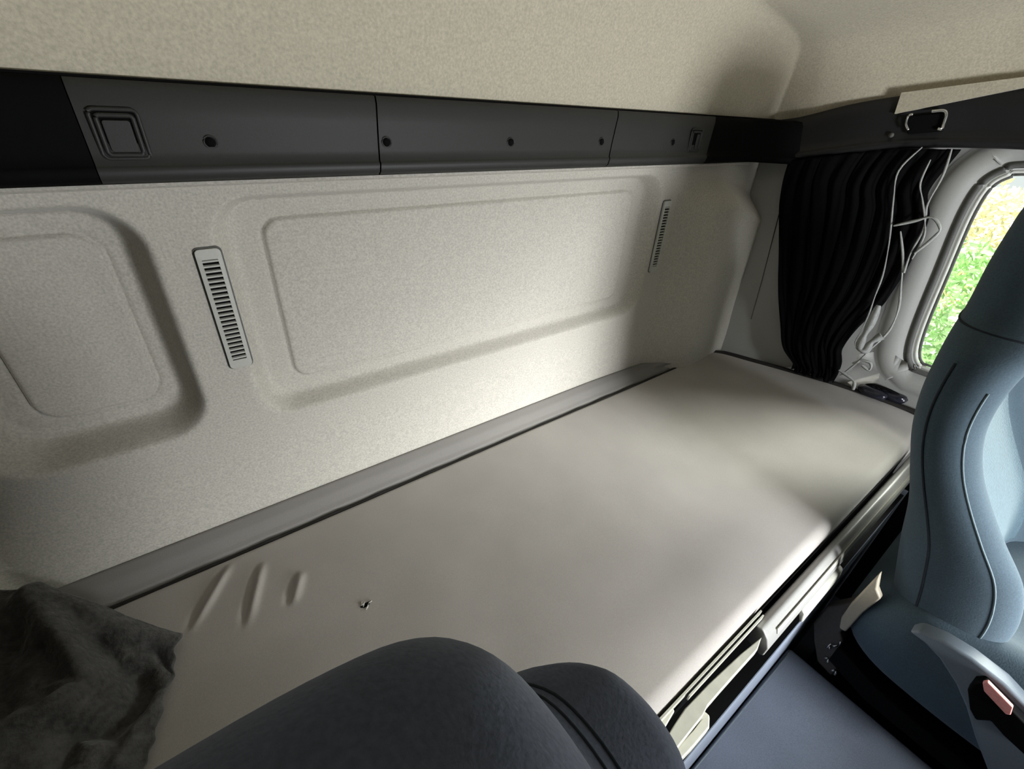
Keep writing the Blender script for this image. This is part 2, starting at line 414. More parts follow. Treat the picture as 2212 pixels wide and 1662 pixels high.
# recessed catches in the band
def rr_loop(cx, cz, w_, h_, r, n=5):
    pts = []
    for (sx_, sz_, a0) in ((1, 1, 0), (-1, 1, 90), (-1, -1, 180), (1, -1, 270)):
        for k in range(n + 1):
            a = math.radians(a0 + 90 * k / n)
            pts.append((cx + sx_ * (w_ / 2 - r) + r * math.cos(a), cz + sz_ * (h_ / 2 - r) + r * math.sin(a)))
    return pts
def catch(cx, label, pw=0.027):
    t = empty('recessed_catch', (cx, 0.776, 1.544)); tag(t, label, 'latch', 'recessed catches in the dark band')
    y = 0.7755
    bm = bmesh.new(); bm_tube(bm, [(a, y, b) for a, b in rr_loop(cx, 1.545, 0.046, 0.052, 0.006)], 0.0024, 8, True); from_bm('catch_frame', bm, M_BAND, t)
    bm = bmesh.new(); bm_prism(bm, [(a, y + 0.0005, b) for a, b in rr_loop(cx, 1.545, 0.043, 0.049, 0.006)], (0, 0.0008, 0)); from_bm('catch_recess', bm, M_HOLE, t, smooth=False)
    bm = bmesh.new(); bm_tube(bm, [(a, y - 0.0005, b) for a, b in rr_loop(cx + 0.0, 1.544, 0.035, 0.042, 0.004)], 0.0028, 8, True); from_bm('inner_frame', bm, M_BAND, t)
    bm = bmesh.new(); bm_prism(bm, [(a, y - 0.002, b) for a, b in rr_loop(cx + (0.027 - pw) / 2, 1.543, pw, 0.034, 0.003)], (0, 0.0022, 0)); bevel(from_bm('push_plate', bm, M_BAND, t, smooth=False), 0.0008)
catch(-0.006, 'square recessed catch at the left end of the dark band')
catch(1.172, 'narrow dark recessed catch near the right end of the dark band', 0.012)

# ------------------------------------------------------------------ vents of the rear wall
def vent(cx, label):
    t = empty('wall_vent', (cx, 0.80, 1.298)); tag(t, label, 'vent', 'upright vents in the rear wall')
    z0, z1, hw = 1.199, 1.397, 0.0165; y = 0.798
    # frame: outer plate with a window for the slats
    bm = bmesh.new(); outer = rr_loop(cx, 1.298, hw * 2, z1 - z0, 0.006, 4); inner = rr_loop(cx, 1.298, 0.021, 0.168, 0.001, 4)
    n = len(outer); L = []
    for ring, yy in ((outer, y + 0.004), (outer, y - 0.004), (inner, y - 0.0045), (inner, y + 0.003)):
        L.append([bm.verts.new((a, yy, b)) for a, b in ring])
    for r in range(3):
        for i in range(n): bm.faces.new((L[r][i], L[r][(i + 1) % n], L[r + 1][(i + 1) % n], L[r + 1][i]))
    from_bm('vent_frame', bm, M_VENT, t, smooth=False)
    bm = bmesh.new(); bm_prism(bm, [(a, y - 0.0008, b) for a, b in rr_loop(cx, 1.298, 0.022, 0.169, 0.001)], (0, 0.0016, 0)); from_bm('vent_opening', bm, M_HOLE, t, smooth=False)
    bm = bmesh.new(); N = 22
    for k in range(N):
        z = 1.217 + 0.162 * k / (N - 1)
        bm_prism(bm, [(cx - 0.0105, y - 0.0042, z - 0.0012), (cx - 0.0105, y - 0.001, z + 0.0008), (cx - 0.0105, y - 0.001, z + 0.0024), (cx - 0.0105, y - 0.0042, z + 0.0012)], (0.021, 0, 0))
    o = from_bm('vent_slats', bm, M_VENT, t, smooth=False)
    # shadow joint round the frame
    bm = bmesh.new(); bm_tube(bm, [(a, y + 0.0015, b) for a, b in rr_loop(cx, 1.298, hw * 2 + 0.002, z1 - z0 + 0.002, 0.006, 4)], 0.0016, 6, True); from_bm('joint_gap', bm, M_RUBBER, t)
vent(0.047, 'pale slatted upright vent left of the large embossed wall field')
vent(1.143, 'pale slatted upright vent right of the large embossed wall field, seen edge on')

# ------------------------------------------------------------------ side band, beige strip, fitting (right side)
SB_BOT = [(-1.3, 1.575), (0.2, 1.572), (0.36, 1.565), (0.50, 1.548), (0.72, 1.497), (0.80, 1.490)]
SB_TOP = [(-1.3, 1.70), (0.25, 1.70), (0.45, 1.685), (0.60, 1.655), (0.72, 1.615), (0.80, 1.60)]
def side_band(name, xf, sgn, material):
    prof = [(0.0, 0.0), (0.028, 0.0), (0.036, 0.04), (0.038, 0.12), (0.030, 0.2), (0.033, 0.5), (0.036, 0.85), (0.03, 0.97), (0.0, 1.0)]
    def fn(u, v):
        y = 0.775 - u * 2.1
        zb, zt = smooth_keys(SB_BOT, y), smooth_keys(SB_TOP, y)
        k = v * (len(prof) - 1); i = min(int(k), len(prof) - 2); f = k - i
        dx = prof[i][0] + (prof[i + 1][0] - prof[i][0]) * f; q = prof[i][1] + (prof[i + 1][1] - prof[i][1]) * f
        return (xf(y) - sgn * dx, y, zb + (zt - zb) * q)
    return tag(grid(name, 80, 16, fn, material), kind='structure')
M_BAND2 = mat('side_band_plastic', (0.010, 0.010, 0.0105), 0.42, spec=0.35, n1=(300, 0.06), bump=(700, 0.15, 0.0005))
side_band('trim_8', wall_x, 1, M_BAND2)
side_band('trim_9', wall_xl, -1, M_BAND)
# beige wedge strip
bm = bmesh.new()
def bx(px, py, off):                                              # onto the side face, standing proud by off
    p = at(px, py, 0, 1.64)
    for _ in range(6): p = at(px, py, 0, wall_x(p.y) - off)
    return p
w0 = [bx(1947, 200, 0.045), bx(1932, 246, 0.045), bx(2212, 189, 0.045), bx(2212, 166, 0.045)]
ext = (w0[2] - w0[1]).normalized() * 0.9; ext2 = Vector((wall_x(w0[3].y - 0.9) - 0.045 - w0[3].x, -0.9, 0.01))
p2 = Vector((wall_x(w0[2].y - 0.9) - 0.045, w0[2].y - 0.9, w0[3].z + 0.01)); p3 = w0[3] + ext2
bm_prism(bm, [w0[0], w0[1], w0[2], p2, p3, w0[3]], (0.03, 0.0, 0.0))
bevel(tag(from_bm('trim_10', bm, M_ROOF, smooth=False), kind='structure'), 0.003)
# small fitting with shiny edges
ft = empty('coat_hook', bx(2000, 265, 0.04)); tag(ft, 'small black hook fitting with shiny metal edges under the beige strip', 'hook')
q = [bx(1957, 252, 0.034), bx(1962, 290, 0.034), bx(2038, 284, 0.034), bx(2042, 243, 0.034)]
bm = bmesh.new(); bm_prism(bm, q, (-0.01, 0, 0)); bevel(from_bm('housing', bm, M_BLACK, ft, smooth=False), 0.003)
bm = bmesh.new(); bm_tube(bm, catmull([bx(2012, 241, 0.05), bx(2038, 239, 0.05), bx(2044, 248, 0.05), bx(2038, 268, 0.05), bx(2034, 279, 0.052), bx(2026, 278, 0.05)], 5), 0.0035, 8); from_bm('hook', bm, M_CHROME, ft)
bm = bmesh.new(); bm_tube(bm, catmull([bx(1972, 247, 0.05), bx(1962, 251, 0.05), bx(1957, 268, 0.05), bx(1962, 281, 0.05)], 5), 0.0028, 8); from_bm('clip', bm, M_CHROME, ft)
bm = bmesh.new(); bm_disc(bm, bx(1926, 292, 0.034), (-1, 0, 0), 0.006, 0.006, 14); from_bm('screw_cap', bm, M_RUBBER, ft)

# ------------------------------------------------------------------ bunk
TOP = 0.85
creases = [((481, 1237), (418, 1344)), ((557, 1233), (532, 1335)), ((642, 1246), (628, 1300))]
creases = [(at(*a, 2, TOP), at(*b, 2, TOP)) for a, b in creases]
def seg_d(x, y, a, b):
    ab = Vector((b.x - a.x, b.y - a.y)); ap = Vector((x - a.x, y - a.y)); t = ap.dot(ab) / ab.length_squared
    tt = min(max(t, 0), 1); s = (ab.x * ap.y - ab.y * ap.x) / ab.length
    return t, s
YB, YF = 0.735, 0.100
def mat_xr(y): return smooth_keys([(0.09, 1.735), (0.18, 1.730), (0.344, 1.700), (0.5, 1.648), (0.635, 1.598), (0.70, 1.572), (0.735, 1.545)], y)
def mat_z(x, y):
    z = TOP + 0.0025 * noise.noise(Vector((x * 2.2, y * 3, 0))) + 0.0012 * noise.noise(Vector((x * 7, y * 7, 3)))
    for a, b in creases:
        t, s = seg_d(x, y, a, b)
        k = sst(-0.25, 0.15, t) * sst(1.3, 0.6, t)
        z += k * (0.0055 * math.exp(-((s - 0.006) / 0.006) ** 2) - 0.0055 * math.exp(-((s + 0.004) / 0.005) ** 2))
    d = y - YF
    z -= 0.010 * max(0, 1 - d / 0.13) ** 2
    if d < 0.022: z -= 0.022 * (1 - math.sqrt(max(0, 1 - (1 - d / 0.022) ** 2)))
    d = YB - y
    if d < 0.012: z -= 0.012 * (1 - math.sqrt(max(0, 1 - (1 - d / 0.012) ** 2)))
    d = mat_xr(y) - x
    if d < 0.02: z -= 0.02 * (1 - math.sqrt(max(0, 1 - (1 - d / 0.02) ** 2)))
    d = x + 0.40
    if d < 0.02: z -= 0.02 * (1 - math.sqrt(max(0, 1 - (1 - max(d, 0) / 0.02) ** 2)))
    return z
NU, NV = 420, 170
def warp(t, e=0.35):
    return t * (1 - e) + e * (0.5 - 0.5 * math.cos(math.pi * t))
def mat_fn(u, v):
    # first and last steps are the vertical flanks
    iu = round(u * NU); iv = round(v * NV); drop = 0
    uu = min(max((iu - 1) / (NU - 2), 0), 1); vv = min(max((iv - 1) / (NV - 2), 0), 1)
    y = YF + (YB - YF) * warp(vv, 0.7); xr = mat_xr(y); x = -0.40 + (xr + 0.40) * warp(uu, 0.5)
    z = mat_z(x, y)
    if iu in (0, NU) or iv in (0, NV): z = 0.745
    return (x, y, z)
mt = empty('bunk_mattress', (0.6, 0.42, 0.75)); tag(mt, 'long flat grey-brown mattress covering the sleeper bunk', 'mattress')
grid('mattress_cover', NU, NV, mat_fn, M_MAT, mt)
bm = bmesh.new()
edge = [(-0.38, YB - 0.001, TOP - 0.006)] + [(-0.38 + (1.545 + 0.38) * k / 60, YB + 0.001 , TOP - 0.006 + 0.0012 * math.sin(k * 1.7)) for k in range(1, 60)]
edge += [(mat_xr(y) + 0.002, y, TOP - 0.005) for y in [0.735 - 0.63 * k / 40 for k in range(41)]]
bm_tube(bm, edge, lambda t: 0.0045 + 0.007 * sst(0.585, 0.62, t), 8); from_bm('piping_and_dark_gap', bm, M_PIPE, mt)  # piping, thickened at the right end to stand in for the shaded wall gap
p = at(790, 1308, 2, TOP)
bm = bmesh.new()
for k in range(4):
    a = k * 1.7; c = p + Vector((0.005 * math.cos(a), 0.006 * math.sin(a), 0.0012)); bm_tube(bm, [c, c + Vector((0.006 * math.cos(a * 2), 0.007 * math.sin(a * 2.3), 0.0015)), c + Vector((0.009 * math.cos(a * 2 + 1), 0.003, 0.0005))], 0.0009, 5)
tag(from_bm('lint_crumb', bm, M_LABEL), 'tiny pale crumb of lint lying on the mattress', 'lint')
bm = bmesh.new(); bm_prism(bm, [p + Vector((0.009 * math.cos(a) * (1 + .2 * math.sin(3 * a)) , 0.004 * math.sin(a), 0.0006)) for a in [2 * math.pi * k / 12 for k in range(12)]], (0, 0, 0.0004)); from_bm('cover_tear', bm, M_HOLE, mt)

# slanted cushion strip between mattress and wall
def strip_fn(u, v):
    x = -0.40 + u * 1.775
    yb = min(rear_y(x, 0.88), 0.7995) + 0.004
    zb = 0.882 - 0.010 * sst(0.9, 1.3, x)
    y0, z0 = YB + 0.008, 0.852
    prof = [(y0, 0.79), (y0, z0 - 0.008), (y0 + 0.004, z0 - 0.001), (y0 + 0.012, z0 + 0.004), ((y0 + yb) / 2, (z0 + zb) / 2 + 0.004), (yb - 0.008, zb), (yb, zb - 0.003), (yb + 0.004, zb - 0.02), (yb + 0.004, 0.79)]
    k = v * (len(prof) - 1); i = min(int(k), len(prof) - 2); f = k - i
    y = prof[i][0] + (prof[i + 1][0] - prof[i][0]) * f; z = prof[i][1] + (prof[i + 1][1] - prof[i][1]) * f
    end = sst(1.25, 1.375, x)
    y = y0 + (y - y0) * (1 - end * 0.0)
    z = min(z, 0.852 + (z - 0.852) * (1 - end)) if z > 0.852 else z
    return (x, max(y, y0), z)
tag(grid('bolster_cushion', 180, 40, strip_fn, M_STRIP), 'narrow grey-brown cushion strip lying between mattress and rear wall', 'cushion')

# bunk base, its front face and the frame rails
bm = bmesh.new(); bm_prism(bm, [(-0.36, 0.045, 0.0), (-0.36, 0.045, 0.70), (-0.36, 0.105, 0.70), (-0.36, 0.105, 0.738), (-0.36, 0.78, 0.738), (-0.36, 0.78, 0.0)], (1.90, 0, 0))
tag(from_bm('bunk_box', bm, M_CARPET, smooth=False), 'blue-grey bunk box with a plain front face under the mattress', 'bunk')

rail = empty('bunk_front_rail', (1.1, 0.08, 0.78)); tag(rail, 'grey plastic padded rail along the bunk front, right half', 'rail')
bm = bmesh.new()
prof = [(0.089, 0.746), (0.089, 0.790), (0.085, 0.797), (0.076, 0.800), (0.071, 0.797), (0.060, 0.785), (0.052, 0.765), (0.053, 0.742), (0.060, 0.737)]
bm_prism(bm, [(0.686, y, z) for y, z in prof], (0.91, 0, 0)); bevel(from_bm('rail_cover', bm, M_RAILP, rail, smooth=False), 0.0025, 2, 30)
bm = bmesh.new(); bm_prism(bm, [(0.72, 0.0615, 0.7865), (0.72, 0.0575, 0.7775), (0.72, 0.055, 0.7775), (0.72, 0.059, 0.7895)], (0.86, 0, 0)); from_bm('rail_bead', bm, M_RAILM, rail, smooth=False)
bm = bmesh.new(); bm_prism(bm, [(0.83, 0.054, 0.758), (0.83, 0.044, 0.752), (0.83, 0.040, 0.728), (0.83, 0.046, 0.724), (0.83, 0.054, 0.745)], (0.19, 0, 0)); bevel(from_bm('release_handle', bm, M_RAILM, rail, smooth=False), 0.003)

fr2 = empty('bunk_hinge_frame', (0.45, 0.08, 0.77)); tag(fr2, 'cream painted metal hinge rails along the bunk front, left half', 'bunk frame')
def rail_poly(px, z, drop, name, m=M_RAILM, bv=0.002):
    bm = bmesh.new(); bm_prism(bm, [at(a, b, 2, z) for a, b in px], (0, 0, -drop)); return bevel(from_bm(name, bm, m, fr2, smooth=False), bv)
def along_x(p, x): return (p.x + x, p.y, p.z)
u0, u1 = at(1608, 1358, 2, 0.812), at(1482, 1484, 2, 0.812)
bm = bmesh.new(); bm_box(bm, 0.05, 0.705, 0.0915, 0.0945, 0.800, 0.818); bm_box(bm, 0.47, 0.705, 0.0855, 0.0880, 0.798, 0.812); from_bm('upper_bar', bm, M_RAILM, fr2, smooth=False)
rail_poly([(1646, 1376), (1600, 1413), (1531, 1477), (1480, 1530), (1455, 1568), (1433, 1605), (1400, 1662), (1432, 1662), (1456, 1625), (1519, 1546), (1530, 1524), (1560, 1489), (1600, 1444), (1637, 1403)], 0.79, 0.020, 'lower_bar')
rail_poly([(1523, 1536), (1534, 1546), (1533, 1572), (1500, 1612), (1440, 1675), (1415, 1675), (1440, 1640), (1500, 1575), (1514, 1556), (1500, 1552), (1480, 1575), (1472, 1570), (1495, 1540)], 0.772, 0.022, 'hinge_handle', bv=0.003)
rail_poly([(1420, 1562), (1452, 1526), (1458, 1536), (1430, 1584), (1422, 1602)], 0.80, 0.006, 'gusset_plate')
bm = bmesh.new(); bm_box(bm, -0.30, 1.50, 0.0955, 0.0968, 0.703, 0.800); bm_box(bm, -0.30, 1.50, 0.0465, 0.0960, 0.7015, 0.7045); from_bm('rail_gap_blackout', bm, M_BLACK, fr2, smooth=False)  # black sheets added so the gaps round the rails look shaded

# engine tunnel cover
bm = bmesh.new()
TT = 0.45
bm_prism(bm, [(0.20, 0.043, 0.0), (0.20, 0.043, TT - 0.004), (0.20, 0.036, TT), (0.20, -0.95, TT - 0.01), (0.20, -1.0, 0)], (0.80, 0, 0))
tun = tag(bevel(from_bm('engine_tunnel_cover', bm, M_CARPET, smooth=False), 0.02, 4), 'blue-grey engine tunnel cover on the floor between the two seats', 'tunnel cover')
bm = bmesh.new(); bm_tube(bm, [(0.22, 0.040, TT + 0.002), (0.98, 0.036, TT + 0.002)], 0.0022, 6); from_bm('edge_seam', bm, M_SHELL, tun)

# ------------------------------------------------------------------ seats
YR = [(0.60, -0.055), (0.70, -0.045), (0.76, -0.030), (0.87, 0.004), (0.97, 0.031), (1.05, 0.062), (1.12, 0.088), (1.19, 0.104), (1.27, 0.112), (1.34, 0.118), (1.42, 0.124), (1.60, 0.122)]
YFK = [(0.60, -0.16), (0.70, -0.20), (0.78, -0.212), (0.85, -0.206), (0.92, -0.178), (0.98, -0.125), (1.03, -0.083), (1.08, -0.047), (1.13, -0.022), (1.18, -0.008), (1.25, -0.004), (1.32, -0.014), (1.40, -0.026), (1.60, -0.03)]
WK = [(0.60, 0.215), (0.70, 0.235), (0.78, 0.245), (0.90, 0.25), (1.15, 0.253), (1.24, 0.252), (1.275, 0.245), (1.30, 0.226), (1.318, 0.198), (1.345, 0.176), (1.40, 0.164), (1.60, 0.150)]
def seat_section(z, n=5, top=1.57, kz=1.0, rd=0.085, kw=1.0):
    """ring of the backrest at height z; above 1.30 the head part is stretched by kz"""
    zz = z if z < 1.30 else 1.30 + (z - 1.30) / kz
    yr, yf, w_ = smooth_keys(YR, zz), smooth_keys(YFK, zz), smooth_keys(WK, zz)
    w_ *= 1 - (1 - kw) * sst(1.295, 1.33, zz)
    q = min(max((z - (top - rd)) / rd, 0), 0.9995); sc = math.sqrt(1 - q * q)
    ym = (yr + yf) / 2; yr, yf = ym + (yr - ym) * sc, ym + (yf - ym) * sc; w_ = w_ * (0.25 + 0.75 * sc) if q > 0 else w_
    if q > 0.6: w_ *= (1 - ((q - 0.6) / 0.4) ** 3 * 0.95)
    D = yr - yf; c = 0.35 * D * sst(1.38, 1.2, zz) * sst(0.6, 0.8, z)
    half = [(0, yr + 0.004 * sc), (0.5 * w_, yr + 0.002 * sc), (0.80 * w_, yr - 0.05 * D), (0.955 * w_, yr - 0.22 * D), (w_, yr - 0.47 * D), (0.98 * w_, yf + 0.24 * D), (0.90 * w_, yf + 0.07 * D), (0.78 * w_, yf + 0.01 * D + c * 0.1), (0.62 * w_, yf + c * 0.8), (0.35 * w_, yf + c), (0, yf + c)]
    pts = half + [(-x, y) for x, y in half[-2:0:-1]]
    return [(v.x, v.y, z) for v in catmull([(x, y, 0) for x, y in pts], n, True)]
def seat(cx, dz, label, fabric, top, kz, detail):
    root = empty('truck_seat', (cx, 0.0, 0.0)); tag(root, label, 'seat', 'cab seats in front of the bunk')
    T = lambda p: Vector((cx + p[0], p[1], p[2] + dz))
    zs = [0.62 + (top - 0.62) * math.sin(math.pi / 2 * k / 110) for k in range(111)]
    zs = [0.62 + (top - 0.10 - 0.62) * k / 80 for k in range(80)] + [top - 0.10 + 0.0999 * math.sin(math.pi / 2 * k / 20) for k in range(21)]
    sec_ = lambda z: seat_section(z, 5, top, kz, 0.085, 1.0 if detail else 0.94)
    secs = [sec_(z) for z in zs]
    bm = bmesh.new(); R = [[bm.verts.new(T(p)) for p in s] for s in secs]
    n = len(R[0])
    for a, b in zip(R, R[1:]):
        for i in range(n): bm.faces.new((a[i], a[(i + 1) % n], b[(i + 1) % n], b[i]))
    bm.faces.new(R[0][::-1]); bm.faces.new(R[-1])
    back = from_bm('backrest', bm, fabric, root)
    # seams follow the surface: index of the ring point, z range
    def seam(name, idx, z0, z1, r, m, both=True, out=0.0):
        for s in (1, -1):
            path = []
            for k in range(41):
                z = z0 + (z1 - z0) * k / 40; sec = sec_(z); i = idx if s == 1 else (len(sec) - idx) % len(sec)
                p = Vector(sec[i]); nxt = Vector(sec[(i + 1) % len(sec)]) - Vector(sec[i - 1]); nn = Vector((-nxt.y, nxt.x, 0)).normalized() * (-1)
                path.append(T(p + nn * out))
            bm = bmesh.new(); bm_tube(bm, path, r, 6); from_bm(name, bm, m, back)
    seam('piping', 26, 0.80, 1.24, 0.0017, M_PIPING)
    if detail: seam('side_seam', 17, 0.76, 1.27, 0.0022, M_SEAM)
    if True:
        # shoulder seam across the side, lower edge of the head section
        for zc, y_sh in (((1.318, 0),) if detail else ((1.3125, 0), (1.3165, 0))):
            bm = bmesh.new(); sec = [T(Vector(p) + Vector((0, 0, 0))) for p in sec_(zc)]; bm_tube(bm, sec, 0.0022 if detail else 0.0015, 6, True); from_bm('shoulder_seam', bm, M_SEAM, back)
    # woven insert on the front
    def ins(u, v):
        z = 0.80 + v * 0.50; sec = sec_(z); L = len(sec); k = 40 + u * 20; i = int(k) % L; f = k - int(k)
        p = Vector(sec[i]).lerp(Vector(sec[(i + 1) % L]), f); return T(p + Vector((0, -0.0035, 0)))
    grid('backrest_insert', 20, 30, ins, M_SEATIN, back)
    # cushion: lofted along y
    CW = [(-0.56, 0.20), (-0.52, 0.25), (-0.40, 0.275), (-0.15, 0.285), (-0.06, 0.275), (-0.01, 0.235), (0.005, 0.18)]
    CT = [(-0.56, 0.70), (-0.53, 0.765), (-0.40, 0.80), (-0.2, 0.795), (-0.09, 0.785), (-0.03, 0.745), (0.005, 0.69)]
    CB = [(-0.56, 0.65), (-0.50, 0.58), (-0.3, 0.565), (-0.12, 0.575), (-0.04, 0.60), (0.005, 0.64)]
    bm = bmesh.new(); R = []
    for k in range(41):
        y = -0.56 + 0.565 * k / 40; w_, zt, zb = smooth_keys(CW, y), smooth_keys(CT, y), smooth_keys(CB, y); H = zt - zb
        half = [(0, zb), (0.7 * w_, zb), (0.93 * w_, zb + 0.10 * H), (w_, zb + 0.42 * H), (0.985 * w_, zb + 0.75 * H), (0.9 * w_, zt - 0.02 * H), (0.75 * w_, zt + 0.01), (0.5 * w_, zt - 0.012), (0, zt - 0.02)]
        pts = half + [(-x, z) for x, z in half[-2:0:-1]]
        R.append([bm.verts.new(T((v.x, y, v.y))) for v in catmull([(x, z, 0) for x, z in pts], 4, True)])
    n = len(R[0])
    for a, b in zip(R, R[1:]):
        for i in range(n): bm.faces.new((a[i], a[(i + 1) % n], b[(i + 1) % n], b[i]))
    bm.faces.new(R[0][::-1]); bm.faces.new(R[-1]); from_bm('cushion', bm, fabric, root)
    # plinth
    bm = bmesh.new(); bm_prism(bm, [T((-0.20, -0.03, 0.60)), T((-0.20, -0.50, 0.60)), T((-0.23, -0.54, 0.30)), T((-0.23, -0.54, 0.0 - dz)), T((-0.23, 0.0, 0.0 - dz)), T((-0.23, -0.0, 0.42))], (0.44, 0, 0))
    bevel(from_bm('plinth', bm, M_BLACK, root, smooth=False), 0.012, 3)
    if detail:
        # side cover with bright swept edge
        fl = lambda pts, x: [at(a_, b_, 0, x) for a_, b_ in pts]
        bm = bmesh.new(); bm_prism(bm, fl([(1962, 1366), (1985, 1364), (2040, 1388), (2098, 1424), (2170, 1480), (2232, 1540), (2330, 1640), (2300, 1760), (2180, 1740), (2132, 1665), (2105, 1595), (2086, 1530), (2064, 1480), (2028, 1424), (1995, 1390)], 0.957), (0.035, 0, 0)); bevel(from_bm('side_cover', bm, M_SHELL, root, smooth=False), 0.006, 4)
        bm = bmesh.new(); bm_prism(bm, fl([(2089, 1493), (2103, 1475), (2125, 1474), (2189, 1538), (2225, 1575), (2225, 1645), (2166, 1590), (2140, 1560), (2107, 1558), (2094, 1534)], 0.938), (0.022, 0, 0)); bu = bevel(from_bm('belt_buckle', bm, M_BLACK, root, smooth=False), 0.004, 3)
        bm = bmesh.new(); bm_prism(bm, fl([(2122, 1476), (2133, 1474), (2188, 1530), (2183, 1546), (2172, 1544), (2125, 1494)], 0.934), (0.008, 0, 0)); tag(bevel(from_bm('release_button', bm, M_RED, bu, smooth=False), 0.0015), 'pinkish red button')
        # lower rear mechanism
        flat = lambda pts, x: [at(a_, b_, 0, x) for a_, b_ in pts]
        bm = bmesh.new(); bm_prism(bm, flat([(1756, 1348), (1786, 1312), (1850, 1300), (1845, 1345), (1815, 1368), (1825, 1400), (1812, 1445), (1795, 1462), (1764, 1430), (1757, 1385)], 1.012), (0.03, 0, 0)); bevel(from_bm('recliner_bracket', bm, M_TAUPE, root, smooth=False), 0.005)
        bm = bmesh.new(); bm_prism(bm, flat([(1900, 1240), (1894, 1275), (1902, 1295), (1862, 1327), (1826, 1367), (1812, 1358), (1816, 1336), (1835, 1308), (1862, 1280)], 0.985), (0.018, 0, 0)); tag(bevel(from_bm('recline_lever', bm, M_BEIGE, root, smooth=False), 0.004, 3), 'beige lever')
        bm = bmesh.new()
        for k in range(10):
            c = at(1780 + 36 * random.random(), 1392 + 70 * random.random(), 0, 1.004); bm_tube(bm, [c, c + Vector((0.003, 0.012 * (random.random() - .5), 0.018 * random.random() + 0.004))], 0.0026, 6)
        from_bm('recliner_linkage', bm, M_CHROME, root)
        bm = bmesh.new(); bm_prism(bm, [T((-0.275, -0.03, 0.585)), T((-0.275, -0.12, 0.555)), T((-0.275, -0.50, 0.53)), T((-0.275, -0.50, 0.50)), T((-0.275, -0.12, 0.50)), T((-0.275, -0.03, 0.53))], (0.4, 0, 0)); bevel(from_bm('slide_rail', bm, M_BLACK, root, smooth=False), 0.004)
    return root
seat(1.25, 0.0, 'blue-grey velour truck seat with tall side bolster, at the right edge', M_SEAT, 1.57, 1.0, True)
seat(-0.07, -0.015, 'dark slate velour seat seen from above its headrest, nearest the camera', M_SEAT2, 1.457, 0.66, False)

# ------------------------------------------------------------------ right curtain
CL = [(1.56, 0.690), (1.50, 0.700), (1.40, 0.690), (1.30, 0.662), (1.15, 0.615), (1.0, 0.565), (0.93, 0.535), (0.885, 0.49)]    # rear edge y at z
CR = [(1.56, 0.350), (1.46, 0.372), (1.40, 0.345), (1.32, 0.335), (1.25, 0.335), (1.15, 0.345), (1.06, 0.375), (0.98, 0.385), (0.93, 0.37), (0.885, 0.365)]
CL = sorted(CL); CR = sorted(CR)
def curt_fn(u, v):
    zq = 1.562 - v * 0.675; ye = smooth_keys(CL, zq) + (smooth_keys(CR, zq) - smooth_keys(CL, zq)) * u
    ztop = smooth_keys(SB_BOT, ye) - 0.003; z = ztop - v * (ztop - 0.864)
    a, b = smooth_keys(CL, z), smooth_keys(CR, z)
    y = a + (b - a) * u
    nz = noise.noise(Vector((u * 3.1, v * 1.3, 1)))
    ph = 2 * math.pi * (8.5 * u + 0.9 * nz + 0.35 * v); ph2 = 2 * math.pi * (19 * u + 1.3 * noise.noise(Vector((u * 6, v * 2, 4))))
    wide = 0.5 + 0.5 * noise.noise(Vector((u * 7, 0.3, 7)))
    pinch = 0.5 + 0.5 * sst(0.0, 0.10, v)
    x = wall_x(y) - 0.040 - pinch * ((0.004 + 0.007 * wide) * math.sin(ph) + 0.0028 * math.sin(ph2)) + 0.012 * noise.noise(Vector((u * 3, v * 4, 9)))
    y += 0.003 * math.cos(ph)
    z += 0.006 * math.sin(ph * 0.5) * sst(0.8, 1, v)
    return (x, y, z)
cu = grid('window_curtain', 260, 90, curt_fn, M_CURT); solid(cu, 0.0015)
tag(cu, 'black pleated curtain bunched beside the right window', 'curtain', 'sleeper window curtains')
bm = bmesh.new()
def cx_(px, py, off=0.062):
    p = at(px, py, 0, 1.60)
    for _ in range(6): p = at(px, py, 0, wall_x(p.y) - off)
    return p
def hem(pts, r, off=0.062, m=M_HEM, name='curtain_hem'):
    bm = bmesh.new(); path = catmull([cx_(a, b, off) for a, b in pts], 5)
    rings = []
    for i, p in enumerate(path):
        t = (path[min(i + 1, len(path) - 1)] - path[max(i - 1, 0)]).normalized(); sd = t.cross(Vector((1, 0, 0))).normalized()
        rr = r * (0.8 + 0.8 * abs(math.sin(i * 0.37)))
        rings.append([bm.verts.new(p + sd * rr + Vector((0.001, 0, 0))), bm.verts.new(p + Vector((-0.0025, 0, 0))), bm.verts.new(p - sd * rr + Vector((0.001, 0, 0))), bm.verts.new(p + Vector((0.0025, 0, 0)))])
    for a, b in zip(rings, rings[1:]):
        for k in range(4): bm.faces.new((a[k], a[(k + 1) % 4], b[(k + 1) % 4], b[k]))
    return from_bm(name, bm, m, cu)
hem([(1992, 318), (1941, 369), (1930, 430), (1921, 520), (1908, 590), (1890, 640), (1876, 680), (1858, 720), (1847, 742), (1855, 760)], 0.0016)
hem([(1945, 500), (1950, 560), (1946, 620), (1940, 670), (1920, 715), (1880, 755), (1850, 785), (1815, 812)], 0.0022)
hem([(2056, 322), (2036, 380), (2004, 440), (1999, 470), (1993, 500), (1968, 545), (1952, 590)], 0.0020, 0.066)
hem([(2010, 345), (1988, 395), (1992, 430), (1997, 470), (1996, 510), (1970, 560)], 0.0016, 0.068)
hem([(1930, 488), (1975, 478), (2012, 470), (2030, 492), (2020, 510), (1975, 548)], 0.0026, 0.072)
hem([(1898, 660), (1880, 700), (1864, 730), (1856, 752), (1868, 758), (1882, 740), (1905, 726)], 0.0075, 0.066)
hem([(1812, 800), (1830, 812), (1845, 826), (1842, 842)], 0.0035, 0.075)
hem([(1860, 778), (1880, 785), (1878, 800), (1862, 790)], 0.003, 0.07)

